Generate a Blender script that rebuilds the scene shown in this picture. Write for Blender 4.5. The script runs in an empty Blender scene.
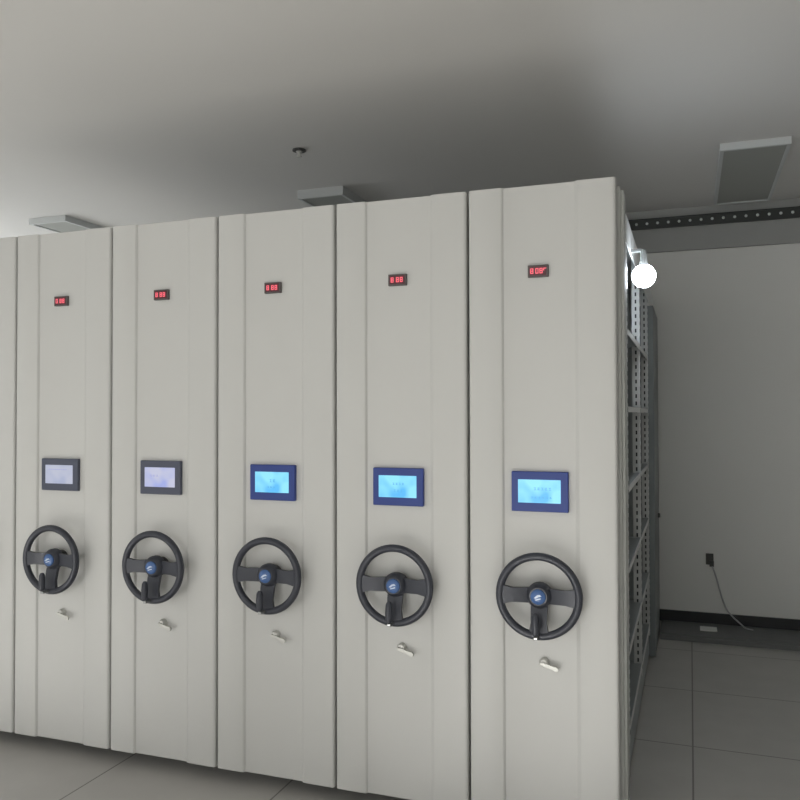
import bpy, math, random
from mathutils import Vector, Matrix
random.seed(4)
S = bpy.context.scene
COL = S.collection
PI = math.pi
CAM = 1.55                       # eye height; floor is z = 0

# ------------------------------------------------------------------ materials
def mat(name, col, rough=.5, metal=0., noise=0., scale=8., bump=0., bscale=60., emit=None, estr=0., spec=None):
    m = bpy.data.materials.new(name); m.use_nodes = True
    n = m.node_tree.nodes; l = m.node_tree.links
    b = n['Principled BSDF']
    b.inputs['Base Color'].default_value = (*col, 1)
    b.inputs['Roughness'].default_value = rough
    b.inputs['Metallic'].default_value = metal
    if spec is not None: b.inputs['Specular IOR Level'].default_value = spec
    tc = n.new('ShaderNodeTexCoord')
    if noise:
        t = n.new('ShaderNodeTexNoise'); t.inputs['Scale'].default_value = scale; t.inputs['Detail'].default_value = 4
        l.new(tc.outputs['Object'], t.inputs['Vector'])
        r = n.new('ShaderNodeMix'); r.data_type = 'RGBA'
        r.inputs[6].default_value = (*[max(0, c*(1-noise)) for c in col], 1)
        r.inputs[7].default_value = (*[min(1, c*(1+noise)) for c in col], 1)
        l.new(t.outputs['Fac'], r.inputs[0]); l.new(r.outputs[2], b.inputs['Base Color'])
    if bump:
        t = n.new('ShaderNodeTexNoise'); t.inputs['Scale'].default_value = bscale; t.inputs['Detail'].default_value = 3
        l.new(tc.outputs['Object'], t.inputs['Vector'])
        u = n.new('ShaderNodeBump'); u.inputs['Strength'].default_value = bump; u.inputs['Distance'].default_value = .004
        l.new(t.outputs['Fac'], u.inputs['Height']); l.new(u.outputs[0], b.inputs['Normal'])
    if emit:
        b.inputs['Emission Color'].default_value = (*emit, 1); b.inputs['Emission Strength'].default_value = estr
    return m

def screen_mat(name, a, b_, strength):
    """lit LCD: a wash between two colours, patchy like a photographed page"""
    m = mat(name, (.02, .03, .05), .25)
    n = m.node_tree.nodes; l = m.node_tree.links; p = n['Principled BSDF']
    tc = n.new('ShaderNodeTexCoord'); t = n.new('ShaderNodeTexNoise')
    t.inputs['Scale'].default_value = 14; t.inputs['Detail'].default_value = 1
    l.new(tc.outputs['Object'], t.inputs['Vector'])
    r = n.new('ShaderNodeValToRGB')
    r.color_ramp.elements[0].position = .38; r.color_ramp.elements[0].color = (*a, 1)
    r.color_ramp.elements[1].position = .62; r.color_ramp.elements[1].color = (*b_, 1)
    l.new(t.outputs['Fac'], r.inputs[0]); l.new(r.outputs[0], p.inputs['Emission Color'])
    p.inputs['Emission Strength'].default_value = strength
    return m

M = dict(
    steel=mat('painted_steel', (.60, .602, .585), .48, noise=.03, scale=3, bump=.04, bscale=90),
    edge=mat('side_steel', (.50, .51, .49), .6, noise=.03),
    seal=mat('rubber_seal', (.10, .10, .10), .7),
    grey=mat('grey_rack_steel', (.30, .325, .335), .45, noise=.08, scale=6),
    post=mat('post_steel', (.56, .57, .57), .4, noise=.05),
    slot=mat('slot_dark', (.03, .035, .04), .8),
    darkgrey=mat('dark_grey_steel', (.19, .21, .215), .45, noise=.05),
    shelf=mat('shelf_steel', (.66, .67, .66), .4),
    black=mat('wheel_plastic', (.038, .042, .056), .45, bump=.05, bscale=200),
    badge=mat('blue_badge', (.07, .15, .36), .25),
    badgewhite=mat('badge_mark', (.55, .65, .8), .3),
    chrome=mat('chrome', (.42, .43, .43), .4, metal=1),
    silver=mat('satin_lock', (.60, .60, .57), .5, metal=.4),
    bezel_glow=mat('glow_tinted_bezel', (.022, .05, .25), .45),  # blue is the screens' glow painted onto the bezels
    bezel_grey=mat('grey_bezel', (.075, .085, .125), .4),
    scr_a=screen_mat('screen_cyan', (.10, .50, .92), (.28, .78, 1.), 1.0),
    scr_b=screen_mat('screen_lavender', (.40, .46, .85), (.62, .63, .80), .85),
    scr_c=screen_mat('screen_pale', (.45, .49, .66), (.56, .58, .70), .85),
    glyph=mat('screen_text', (.02, .1, .2), .4, emit=(.06, .33, .62), estr=1.),
    glyph_w=mat('screen_glow_text', (.1, .1, .2), .4, emit=(.62, .75, 1.), estr=1.1),
    glyph_p=mat('screen_text_pale', (.1, .1, .2), .4, emit=(.33, .36, .62), estr=.8),
    led_case=mat('led_window', (.11, .028, .035), .3),
    led_rim=mat('led_rim', (.10, .085, .085), .5),
    digit=mat('led_digit', (.2, .02, .03), .4, emit=(1., .17, .22), estr=.95),
    lamp=mat('lamp_lens', (1, 1, 1), .3, emit=(.86, .93, 1.), estr=62.),
    lamp_case=mat('lamp_case', (.25, .26, .26), .4),
    ceil=mat('ceiling_paint', (.66, .65, .63), .9, noise=.03, scale=.8, bump=.15, bscale=25),
    wall=mat('wall_paint', (.70, .70, .675), .85, noise=.03, scale=1.2, bump=.1, bscale=40),
    trim=mat('trim_shaded', (.34, .345, .335), .8, noise=.03),  # wall-top band: shade painted in as a darker grey
    floor=mat('floor_base', (.48, .47, .45), .4, noise=.1, scale=5),
    base=mat('black_skirting', (.012, .013, .015), .4),
    plinth=mat('plinth_grey', (.15, .155, .155), .5, noise=.06),
    rail=mat('perforated_dark', (.035, .04, .038), .5),
    bolt=mat('pale_bolt', (.62, .66, .64), .4),
    fixture=mat('fixture_white', (.55, .57, .57), .5),
    diffuser=mat('fixture_diffuser', (.34, .35, .33), .6),
    dark=mat('dark_metal', (.05, .05, .05), .5),
    outlet=mat('outlet_dark', (.06, .06, .055), .5),
    cable=mat('cable_grey', (.42, .42, .43), .5),
    tag=mat('white_tag', (.75, .76, .74), .5),
    frame=mat('window_frame', (.5, .5, .5), .5),
)
# floor tiles: a grid of joints
def tile_floor():
    m = M['floor']; n = m.node_tree.nodes; l = m.node_tree.links; b = n['Principled BSDF']
    tc = n.new('ShaderNodeTexCoord'); br = n.new('ShaderNodeTexBrick')
    br.offset = 0; br.inputs['Scale'].default_value = 1; br.inputs['Brick Width'].default_value = .8
    br.inputs['Row Height'].default_value = .8; br.inputs['Mortar Size'].default_value = .004
    src = b.inputs['Base Color'].links[0].from_socket
    br.inputs['Mortar'].default_value = (.2, .19, .18, 1)
    l.new(tc.outputs['Object'], br.inputs['Vector']); l.new(src, br.inputs['Color1']); l.new(src, br.inputs['Color2'])
    l.new(br.outputs['Color'], b.inputs['Base Color'])
tile_floor()

# ------------------------------------------------------------------ mesh builder
class MB:
    def __init__(s): s.v = []; s.f = []
    def add(s, vs, fs):
        o = len(s.v); s.v += [tuple(v) for v in vs]; s.f += [tuple(i+o for i in f) for f in fs]; return s
    def box(s, x0, x1, y0, y1, z0, z1):
        return s.add([(x0,y0,z0),(x1,y0,z0),(x1,y1,z0),(x0,y1,z0),(x0,y0,z1),(x1,y0,z1),(x1,y1,z1),(x0,y1,z1)],
                     [(0,3,2,1),(4,5,6,7),(0,1,5,4),(1,2,6,5),(2,3,7,6),(3,0,4,7)])
    def prism_z(s, pts, z0, z1):            # pts: polygon in XY, counter-clockwise
        n = len(pts)
        return s.add([(x,y,z0) for x,y in pts]+[(x,y,z1) for x,y in pts],
                     [tuple(range(n-1,-1,-1)), tuple(range(n,2*n))]+[(i,(i+1)%n,n+(i+1)%n,n+i) for i in range(n)])
    def prism_y(s, pts, y0, y1):            # pts in XZ
        n = len(pts)
        return s.add([(x,y0,z) for x,z in pts]+[(x,y1,z) for x,z in pts],
                     [tuple(range(n)), tuple(range(2*n-1,n-1,-1))]+[((i+1)%n,i,n+i,n+(i+1)%n) for i in range(n)])
    def lathe(s, prof, c, axis='y', n=24):  # prof: (radius, along)
        vs=[]; fs=[]
        for r,a in prof:
            for k in range(n):
                t=2*PI*k/n; p,q=r*math.cos(t),r*math.sin(t)
                vs.append((c[0]+p,c[1]+a,c[2]+q) if axis=='y' else (c[0]+p,c[1]+q,c[2]+a))
        for j in range(len(prof)-1):
            for k in range(n):
                k2=(k+1)%n; fs.append((j*n+k,j*n+k2,(j+1)*n+k2,(j+1)*n+k))
        fs.append(tuple(range(n-1,-1,-1))); fs.append(tuple(range((len(prof)-1)*n,len(prof)*n)))
        return s.add(vs,fs)
    def torus(s, c, R, r, ry=None, n=56, m=14):   # ring facing -Y
        ry = ry or r; vs=[]; fs=[]
        for i in range(n):
            a=2*PI*i/n
            for j in range(m):
                b=2*PI*j/m; q=R+r*math.cos(b)
                vs.append((c[0]+q*math.cos(a), c[1]+ry*math.sin(b), c[2]+q*math.sin(a)))
        for i in range(n):
            for j in range(m):
                i2=(i+1)%n; j2=(j+1)%m; fs.append((i*m+j,i*m+j2,i2*m+j2,i2*m+j))
        return s.add(vs,fs)
    def tube(s, pts, r, m=10):
        pts=[Vector(p) for p in pts]; vs=[]; fs=[]
        for i,p in enumerate(pts):
            d=(pts[min(i+1,len(pts)-1)]-pts[max(i-1,0)]).normalized()
            u=d.cross(Vector((0,0,1)));
            if u.length<.05: u=d.cross(Vector((0,1,0)))
            u.normalize(); w=d.cross(u)
            rr = r[i] if isinstance(r,(list,tuple)) else r
            for k in range(m):
                t=2*PI*k/m; vs.append(p+u*rr*math.cos(t)+w*rr*math.sin(t))
        for i in range(len(pts)-1):
            for k in range(m):
                k2=(k+1)%m; fs.append((i*m+k,i*m+k2,(i+1)*m+k2,(i+1)*m+k))
        fs.append(tuple(range(m))); fs.append(tuple(range(len(pts)*m-1,(len(pts)-1)*m-1,-1)))
        return s.add(vs,fs)
    def bar(s, secs):    # lofted flat bar: list of 4-corner sections
        vs=[]; fs=[]
        for q in secs: vs+=list(q)
        for i in range(len(secs)-1):
            for k in range(4):
                k2=(k+1)%4; fs.append((i*4+k,i*4+k2,i*4+4+k2,i*4+4+k))
        n=len(secs)*4; fs.append((3,2,1,0)); fs.append((n-4,n-3,n-2,n-1))
        return s.add(vs,fs)
    def build(s, name, m, parent=None, smooth=False, bevel=0):
        me=bpy.data.meshes.new(name); me.from_pydata(s.v,[],s.f)
        import bmesh
        bm=bmesh.new(); bm.from_mesh(me); bmesh.ops.recalc_face_normals(bm,faces=bm.faces); bm.to_mesh(me); bm.free()
        me.materials.append(M[m] if isinstance(m,str) else m)
        if smooth:
            for p in me.polygons: p.use_smooth=True
            me.set_sharp_from_angle(angle=math.radians(35))
        o=bpy.data.objects.new(name,me); COL.objects.link(o)
        if parent: o.parent=parent
        if bevel:
            b=o.modifiers.new('bevel','BEVEL'); b.width=bevel; b.segments=2; b.limit_method='ANGLE'
        return o

def tag(o, label=None, cat=None, group=None, kind=None):
    if label: o['label']=label
    if cat: o['category']=cat
    if group: o['group']=group
    if kind: o['kind']=kind
    return o
def empty(name, loc=(0,0,0)):
    o=bpy.data.objects.new(name,None); COL.objects.link(o); o.location=loc; o.empty_display_size=.1; return o
def copy_tree(o, parent=None):
    c=o.copy(); COL.objects.link(c); c.parent=parent
    for ch in o.children: copy_tree(ch,c)
    return c

# ------------------------------------------------------------------ the room
XL, XR, YB, YF, H = -7.2, 2.2, -3.6, 6.2, 3.05
T=.12
def struct(name, mb, m, **k):
    o=mb.build(name,m,**k); o['kind']='structure'; return o
struct('floor', MB().box(XL-T,XR+T,YB-T,YF+T,-.1,0), 'floor')
struct('ceiling', MB().box(XL-T,XR+T,YB-T,YF+T,H,H+.1), 'ceil')
struct('wall_back', MB().box(XL-T,XR+T,YF,YF+T,0,H), 'wall')
struct('wall_right', MB().box(XR,XR+T,YB,YF,0,H), 'wall')
# left wall with a window opening beyond the row, and one towards the camera's side
def wall_x(name, x0, x1, holes):
    mb=MB(); y=YB
    for a,b,z0,z1 in holes:
        mb.box(x0,x1,y,a,0,H); mb.box(x0,x1,a,b,0,z0); mb.box(x0,x1,a,b,z1,H); y=b
    mb.box(x0,x1,y,YF,0,H); struct(name,mb,'wall')
def wall_y(name, y0, y1, holes):
    mb=MB(); x=XL-T
    for a,b,z0,z1 in holes:
        mb.box(x,a,y0,y1,0,H); mb.box(a,b,y0,y1,0,z0); mb.box(a,b,y0,y1,z1,H); x=b
    mb.box(x,XR+T,y0,y1,0,H); struct(name,mb,'wall')
LH=[(-1.6,1.4,.9,2.6),(3.6,5.6,.9,2.75)]
RH=[(-6.2,-3.6,.7,2.6),(-2.6,0,.7,2.6)]
wall_x('wall_left', XL-T, XL, LH)
wall_y('wall_front', YB-T, YB, RH)
def win(idx, axis, a, b, z0, z1, pos):
    mb=MB(); w=.05
    def bx(p0,p1,q0,q1):
        if axis=='x': mb.box(pos-.08,pos-.03,p0,p1,q0,q1)
        else: mb.box(p0,p1,pos-.08,pos-.03,q0,q1)
    bx(a,b,z0,z0+w); bx(a,b,z1-w,z1); bx(a,a+w,z0+w,z1-w); bx(b-w,b,z0+w,z1-w)
    mid=(a+b)/2; bx(mid-w/2,mid+w/2,z0+w,z1-w)
    struct('window_%d'%idx, mb, 'frame')
win(1,'x',*LH[0],XL); win(2,'x',*LH[1],XL); win(3,'y',*RH[0],YB); win(4,'y',*RH[1],YB)
struct('baseboard_back', MB().box(XL,XR,YF-.014,YF,.04,.12), 'base')
# downstand beam along the top of the rear wall
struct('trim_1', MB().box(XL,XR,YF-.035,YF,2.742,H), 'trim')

# low metal plinth along the foot of the back wall
mb=MB().box(-.206,XR-.01,5.83,YF-.001,0,.045)
mb.box(-.206,XR-.01,5.815,5.83,0,.030)
pl=mb.build('floor_rail','plinth',bevel=.003)
tag(pl,'low grey steel floor rail running along the foot of the back wall','rail')
t=MB().box(.055,.165,5.96,6.07,.045,.052).build('label_plate','tag',bevel=.002)
tag(t,'small white plate lying on the grey floor rail by the back wall','plate')

# perforated dark rail high on the back wall
r=empty('perforated_rail',(0,YF-.035,2.947)); tag(r,'dark perforated steel rail with a row of pale bolts high on the back wall','rail')
MB().box(-.8,XR-.002,-.03,-.001,-.034,.034).build('rail_strip','rail',r)
MB().box(-.8,XR-.002,-.038,-.03,-.038,-.030).box(-.8,XR-.002,-.038,-.03,.030,.038).build('rail_flange','rail',r)
proto=MB().lathe([(.0105,0),(.010,-.004),(.006,-.007)],(0,-.03,.002),n=8).build('bolt','bolt',r)
for k in range(26):
    o=proto if k==0 else proto.copy()
    if k: COL.objects.link(o); o.parent=r
    o.location=(-.36+.0745*k,0,0)
r.rotation_euler=(0,math.radians(0),0)

# outlet and its cable
o_=empty('wall_outlet',(.125,YF,.50)); tag(o_,'small dark power outlet low on the back wall with a cable hanging from it','outlet')
MB().box(-.026,.026,-.010,0,-.035,.045).build('face_plate','outlet',o_,bevel=.003)
MB().box(-.002,.028,-.034,-.010,-.045,-.005).build('plug','dark',o_,bevel=.003)
pts=[(.14,YF-.030,.458),(.155,YF-.032,.42),(.175,YF-.03,.35),(.20,YF-.025,.25),(.225,YF-.022,.18),(.245,YF-.025,.14),(.28,YF-.04,.105),(.32,YF-.07,.075),(.35,YF-.10,.055),(.375,YF-.115,.0515),(.40,YF-.12,.0515)]
tag(MB().tube(pts,.0055,8).build('power_cable','cable',smooth=True),'thin grey cable drooping from the wall outlet to the floor rail','cable')

# ceiling fittings
def batten(name,x0,x1,y0,y1,label,h=.045):
    e=empty(name,((x0+x1)/2,(y0+y1)/2,H)); w=(x1-x0)/2; d=(y1-y0)/2
    mb=MB(); t=.02
    mb.box(-w,w,-d,-d+t,-h,0).box(-w,w,d-t,d,-h,0).box(-w,-w+t,-d+t,d-t,-h,0).box(w-t,w,-d+t,d-t,-h,0)
    mb.build('housing','fixture',e)
    MB().box(-w+t,w-t,-d+t,d-t,-h+.006,0).build('diffuser','diffuser',e)
    tag(e,label,'ceiling light','unlit box lights on the ceiling'); return e
batten('ceiling_light',.17,.53,4.765,6.0,'unlit grey box light on the ceiling near the back wall at the right',.04)
batten('ceiling_light',-2.455,-2.125,4.78,6.0,'unlit box light on the ceiling above the middle shelving units',.058)
batten('ceiling_light',-4.73,-4.385,4.76,5.9,'unlit box light on the ceiling above the leftmost shelving units')
e=empty('ceiling_sprinkler',(-2.068,4.045,H)); tag(e,'small round sprinkler head with dark ring on the ceiling','sprinkler')
MB().lathe([(.038,0),(.038,-.008),(.026,-.010)],(0,0,0),'z',24).build('ring','dark',e,smooth=True)
MB().lathe([(.018,-.008),(.018,-.014),(.009,-.016),(.008,-.036),(.016,-.038),(.017,-.043)],(0,0,0),'z',16).build('sprinkler_head','silver',e,smooth=True)

# ------------------------------------------------------------------ the mobile shelving unit
W=.5524; GAP=.010; hw=(W-GAP)/2; YP=2.94; TOP=2.399; BOT=.06
XC=-.2417-W/2+.0025
YE=6.10; BAYS=[3.50,4.42,5.26]       # divider frames along the depth
LEVELS=[.24,.56,.90,1.24,1.58,1.91,2.18]
def dy(y): return y-YP

def seven_seg(mb,x,z,w,h,on,y=-.0075,t=.0024):
    m=h/2
    seg={'a':(x,x+w,z+h-t,z+h),'g':(x,x+w,z+m-t/2,z+m+t/2),'d':(x,x+w,z,z+t),
         'f':(x,x+t,z+m,z+h),'e':(x,x+t,z,z+m),'b':(x+w-t,x+w,z+m,z+h),'c':(x+w-t,x+w,z,z+m)}
    for k in on:
        a=seg[k]; mb.box(a[0],a[1],y-.0012,y,a[2],a[3])

def make_unit(screen,bezel,glyph,rows,digits,last=False,dz=0):
    root=empty('mobile_shelving_unit',(0,YP,0))
    # folded front panel: raised borders, recessed centre field
    gl,gr=-.142,.137; rc=.012; dp=.045
    pts=[(hw,dp),(-hw,dp)]
    for k in range(5):
        a=PI+PI/2*k/4; pts.append((-hw+rc+rc*math.cos(a),rc+rc*math.sin(a)))
    pts+=[(gl-.005,0),(gl-.001,.002),(gl+.004,.010),(gl+.007,.011),(gr-.014,.011),(gr-.010,.010),(gr-.002,.002),(gr+.004,0)]
    for k in range(5):
        a=-PI/2+PI/2*k/4; pts.append((hw-rc+rc*math.cos(a),rc+rc*math.sin(a)))
    MB().prism_z(pts,BOT,TOP).build('front_panel','steel',root,smooth=True)
    MB().box(-hw+.012,hw-.012,dp,dp+.03,BOT,TOP-.005).build('seal_strip','seal',root)
    # folded side sheet behind the front panel, both flanks
    mb=MB(); y0,y1=dp+.03,dy(3.46)
    ex=.010 if last else 0
    if last: mb.box(hw-.02,hw+.020,y0+.035,y0+.12,BOT,TOP-.022)
    mb.box(-hw,hw+ex,y0,y0+.10,BOT,TOP-.016)
    mb.box(-hw+.006,hw-.006,y0+.10,y0+.125,BOT,TOP-.012)
    mb.box(-hw,hw,y0+.125,y0+.20,BOT,TOP-.012)
    mb.box(-hw+.001,hw-.002,y0+.20,y1,BOT,TOP-.012)
    mb.build('side_panel','edge',root,bevel=.002)
    # top cover with its down-turned rim
    mb=MB(); yb=dy(YE)
    mb.box(-hw,hw,y1,yb,TOP-.025,TOP-.012)
    mb.box(-hw,-hw+.004,y1,yb,TOP-.13,TOP-.025).box(hw-.004,hw,y1,yb,TOP-.13,TOP-.025)
    mb.build('top_cover','shelf',root)
    MB().box(-hw+.01,hw-.01,y1,yb,.03,.17).build('base_chassis','grey',root,bevel=.004)
    # perforated posts: three at each divider
    first=None
    for yv in BAYS:
        for xc in (hw-.022,0,-hw+.022):
            y=dy(yv)
            mb=MB().box(xc-.020,xc+.020,y-.018,y+.018,.17,TOP-.025)
            nf=len(mb.f); sm=mb; n=56
            for k in range(n):
                z=.21+k*.0385
                sm.box(xc-.004,xc+.004,y-.0188,y-.0178,z,z+.020)
                if abs(xc)>.1:
                    sg=1 if xc>0 else -1
                    xs=xc+sg*.0200
                    sm.box(min(xs-sg*.0005,xs+sg*.0006),max(xs-sg*.0005,xs+sg*.0006),y-.005,y+.005,z,z+.020)
            p=mb.build('post','post',root); p.data.materials.append(M['slot'])
            for q in p.data.polygons:
                if q.index>=nf: q.material_index=1
        # end plate of the bay: narrower than the posts, with an opening towards each face
        MB().box(-hw+.085,-.03,y-.006,y+.006,.17,TOP-.05).box(.03,hw-.085,y-.006,y+.006,.17,TOP-.05).build('divider_plate','grey',root)
    MB().box(-.004,.004,dy(3.46),dy(5.30),.17,TOP-.03).build('centre_partition','grey',root)
    for b in range(2):
        a,c=dy(BAYS[b])+.02,dy(BAYS[b+1])-.02
        for z in LEVELS[:-1]:
            mb=MB().box(.006,hw-.003,a,c,z-.003,z).box(-hw+.003,-.006,a,c,z-.003,z)
            mb.box(hw-.005,hw-.001,a,c,z-.022,z+.002).box(-hw+.001,-hw+.005,a,c,z-.022,z+.002)
            sh=mb.build('shelf','grey',root); sh.data.materials.append(M['shelf'])
            for q in sh.data.polygons:
                if q.index>=12: q.material_index=1
    rp_x=hw+(.030 if last else .002)
    rp=MB().box(-hw-.002,rp_x,dy(5.32),dy(6.02),.02,TOP-.16).build('rear_panel','darkgrey',root,bevel=.004)
    if last:
        kn=MB().lathe([(.016,0),(.016,.012),(.010,.016)],(0,0,0),'z',12).build('knob','dark',rp)
        kn.rotation_euler=(0,PI/2,0); kn.location=(rp_x,dy(5.82),1.55-.70)
    # touch screen
    zc=1.266+dz
    cx=-.0045
    bz=MB().box(cx-.104,cx+.104,-.006,.016,zc-.0735,zc+.0735).build('control_panel',bezel,root,bevel=.003)
    sx0,sx1,sz0,sz1=cx-.079,cx+.077,zc-.041,zc+.044
    sc=MB().box(sx0,sx1,-.0075,-.0045,sz0,sz1).build('screen',screen,bz)
    mb=MB()
    for (rz,x0,n,gw,gh,gp) in rows:
        for k in range(n):
            x=cx+x0+k*gp; z=zc+rz
            mb.box(x,x+gw,-.0088,-.0074,z,z+.0016).box(x,x+gw*.8,-.0088,-.0074,z+gh-.0016,z+gh).box(x+gw*.4,x+gw*.4+.0016,-.0088,-.0074,z,z+gh)
            if k%2: mb.box(x,x+.0016,-.0088,-.0074,z,z+gh*.7)
    if mb.v: mb.build('screen_text',glyph,bz)
    # red number display
    zl=2.078; lx=-.007
    ld=MB().box(lx-.038,lx+.038,-.001,.016,zl-.0225,zl+.0225).build('number_display','led_rim',root,bevel=.002)
    MB().box(lx-.031,lx+.031,-.0025,-.0005,zl-.0165,zl+.0165).build('display_window','led_case',ld)
    mb=MB(); 
    for (dx,on) in digits: seven_seg(mb,lx+dx,zl-.010,.0115,.020,on,y=-.0024,t=.0032)
    mb.build('digits','digit',ld)
    # hand wheel
    wz=.897; wx=.0; wy=-.060; R=.142; tr=.0145
    mb=MB().torus((wx,wy,wz),R,tr,.015)
    def spoke(ang,w0,w1):
        d=Vector((math.cos(ang),0,math.sin(ang))); n=Vector((-math.sin(ang),0,math.cos(ang)))
        secs=[]
        for q,wd,y in ((.02,w0,.022),(.05,w0*.96,.012),(.095,w0*.92,.002),(R-.004,w1,-.001)):
            c=Vector((wx,wy+y,wz))+d*q
            secs.append([c-n*wd/2+Vector((0,-.008,0)),c+n*wd/2+Vector((0,-.008,0)),c+n*wd/2+Vector((0,.008,0)),c-n*wd/2+Vector((0,.008,0))])
        mb.bar(secs)
    spoke(0,.056,.070); spoke(PI,.056,.070); spoke(-PI/2,.062,.072)
    mb.lathe([(.047,.030),(.047,.010),(.040,-.003),(.032,-.010)],(wx,wy,wz),n=28)
    wheel=mb.build('steering_wheel','black',root,smooth=True)
    MB().lathe([(.024,.028),(.024,.054),(.034,.058),(.034,.0708)],(wx,wy,wz),n=20).build('shaft','dark',wheel,smooth=True)
    MB().lathe([(.027,-.009),(.027,-.014),(.022,-.019),(.010,-.0215)],(wx,wy,wz),n=24).build('hub_cap','badge',wheel,smooth=True)
    MB().prism_y([(wx-.014,wz-.003),(wx-.006,wz-.004),(wx+.002,wz+.002),(wx+.014,wz+.005),(wx+.008,wz+.010),(wx-.002,wz+.008)],wy-.0235,wy-.019).prism_y([(wx-.010,wz-.008),(wx+.010,wz-.002),(wx+.012,wz-.005),(wx-.006,wz-.011)],wy-.0225,wy-.018).build('emblem','badgewhite',wheel)
    gx=wx-.004
    MB().tube([(gx,wy-.048,wz-.128),(gx,wy-.048,wz-.118),(gx,wy-.048,wz-.09),(gx,wy-.047,wz-.062),(gx,wy-.047,wz-.052)],[.011,.0135,.0145,.0125,.007],12).build('grip','black',wheel,smooth=True)
    MB().box(gx-.008,gx+.008,wy-.050,wy-.012,wz-.146,wz-.134).build('grip_clip','chrome',wheel,bevel=.003)
    # lock with a turned lever key
    lk=MB().lathe([(.017,.013),(.017,-.002),(.013,-.010),(.006,-.012)],(.008,-.002,1.55-.905),n=20).build('lock','silver',root,smooth=True)
    c=Vector((.010,-.016,1.55-.909)); d=Vector((.96,0,-.28)); n=Vector((.28,0,.96))
    MB().bar([[c+d*a-n*w+Vector((0,-.005,0)),c+d*a+n*w+Vector((0,-.005,0)),c+d*a+n*w+Vector((0,.005,0)),c+d*a-n*w+Vector((0,.005,0))] for a,w in ((-.014,.006),(.006,.008),(.026,.007),(.046,.010),(.054,.006))]).build('lever','silver',lk,bevel=.0015)
    return root

D8='abcdefg'; D0='abcdef'; D1='bc'
rows5=[(.006,-.020,5,.009,.009,.0135),(-.024,-.030,6,.007,.006,.0135)]
rows4=[(.008,-.020,4,.008,.008,.013),(-.020,-.015,3,.008,.010,.014)]
rows3=[(.002,-.010,2,.010,.012,.016),(-.022,-.020,3,.007,.006,.013)]
specs=[
 ('scr_c','bezel_grey','glyph_p',[(.022,-.06,9,.008,.004,.012)],[(-.026,D0),(-.004,D8),(.012,D8)],
  'off-white steel mobile shelving unit with the palest grey screen and a black hand wheel'),
 ('scr_b','bezel_grey','glyph_p',[(.004,-.05,3,.010,.008,.016)],[(-.026,D8),(-.004,D8),(.012,D8)],
  'mobile shelving unit with a lavender screen in a dark grey bezel and a hand wheel'),
 ('scr_a','bezel_glow','glyph',rows3,[(-.026,D8),(-.004,D8),(.012,D8)],
  'off-white steel mobile shelving unit with a cyan screen, right beside the lavender-screen unit'),
 ('scr_a','bezel_glow','glyph',rows4,[(-.026,D8),(-.004,D8),(.012,D8)],
  'off-white steel mobile shelving unit with a cyan screen, the middle one of three cyan-screen units'),
 ('scr_a','bezel_glow','glyph',rows5,[(-.028,D8),(-.009,D0),(.006,D8),(.020,'af')],
  'off-white steel mobile shelving unit at the right end of the row, open shelves showing'),
]
protos={}
GRP='mobile shelving units in a row'
for k,(scr,bez,gl,rows,dig,label) in enumerate(specs):
    u=make_unit(scr,bez,gl,rows,dig,k==4,(.011,.011,.004,.002,0)[k])
    u.location=(XC-(4-k)*W,YP,0)
    tag(u,label,'shelving unit',GRP)
    if k==0:
        v=copy_tree(u); v.location=(XC-5*W,YP,0)
        tag(v,'off-white steel shelving unit of which only a sliver shows at the left edge','shelving unit',GRP)

# bright work lamp under the top rim of the last unit
lx,ly,lz=-.190,3.75,2.168
e=empty('led_lamp',(lx,ly,lz)); tag(e,'glaring white LED lamp on the side of the last shelving unit','lamp')
bpy.context.view_layer.update()
MB().lathe([(.009,.122),(.013,.118),(.016,.075),(.022,.050)],(0,0,0),'z',24).build('housing','lamp_case',e,smooth=True)
MB().lathe([(.020,.050)]+[(.052*math.sin(a),.052*math.cos(a)+.002) for a in [PI*(.2+.78*k/11) for k in range(12)]],(0,0,0),'z',24).build('bulb','lamp',e,smooth=True)
MB().box(-.0538,-.010,-.012,.012,.112,.126).build('bracket','lamp_case',e)

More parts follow.
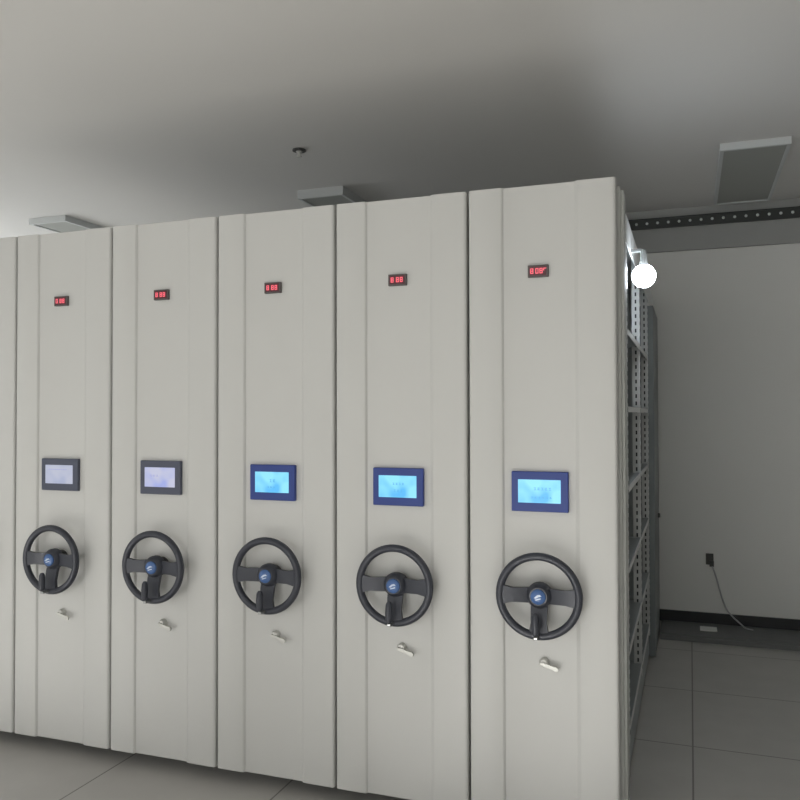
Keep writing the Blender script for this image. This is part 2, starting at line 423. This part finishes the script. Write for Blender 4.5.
# ------------------------------------------------------------------ light
PW=(24,76,26,66); SUN=17
def area(name,loc,rot,sx,sy,power,col=(1,1,1)):
    d=bpy.data.lights.new(name,'AREA'); d.shape='RECTANGLE'; d.size=sx; d.size_y=sy; d.energy=power; d.color=col
    o=bpy.data.objects.new(name,d); COL.objects.link(o); o.location=loc; o.rotation_euler=rot; return o
# daylight coming in through the four windows, falling mostly towards the floor
dn=math.radians(35)
area('daylight_left_near',(XL-.15,-.1,1.75),(0,-PI/2+dn,0),1.7,3.0,PW[0],(1,.985,.95))
area('daylight_left_far',(XL-.15,4.6,1.8),(0,-PI/2,0),1.8,2.0,PW[1],(.95,.98,1))
area('daylight_rear_a',(-4.9,YB-.15,1.65),(PI/2-dn,0,0),2.6,1.9,PW[2],(1,.985,.95))
area('daylight_fill_b',(-1.3,YB-.15,1.65),(PI/2-dn*.4,0,0),2.6,1.9,PW[3],(1,.985,.95))  # unseen window and its added lamp, positioned to light the back wall
d=bpy.data.lights.new('sun','SUN'); d.energy=SUN; d.angle=.02; d.color=(1,.985,.95)
o=bpy.data.objects.new('sun',d); COL.objects.link(o)
o.rotation_euler=Vector((.20,.92,-.41)).to_track_quat('-Z','Y').to_euler()
w=bpy.data.worlds.new('world'); S.world=w; w.use_nodes=True
w.node_tree.nodes['Background'].inputs[0].default_value=(.8,.88,1,1); w.node_tree.nodes['Background'].inputs[1].default_value=.4

# ------------------------------------------------------------------ camera
cam=bpy.data.cameras.new('camera'); co=bpy.data.objects.new('camera',cam); COL.objects.link(co)
cam.sensor_width=36; cam.sensor_fit='HORIZONTAL'; cam.lens=36*800.7/800; cam.clip_start=.05
yaw,pitch,roll=.3473,.0181,-.0022
f=Vector((-math.sin(yaw)*math.cos(pitch),math.cos(yaw)*math.cos(pitch),math.sin(pitch)))
r0=Vector((math.cos(yaw),math.sin(yaw),0)); u0=r0.cross(f)
c,s=math.cos(roll),math.sin(roll)
R_=r0*c+u0*s; U_=u0*c-r0*s
co.matrix_world=Matrix(((R_.x,U_.x,-f.x,0),(R_.y,U_.y,-f.y,0),(R_.z,U_.z,-f.z,CAM),(0,0,0,1)))
S.camera=co
S.view_settings.view_transform='Standard'; S.view_settings.look='None'
S.view_settings.exposure=0.03; S.view_settings.gamma=1; S.view_settings.use_curve_mapping=False
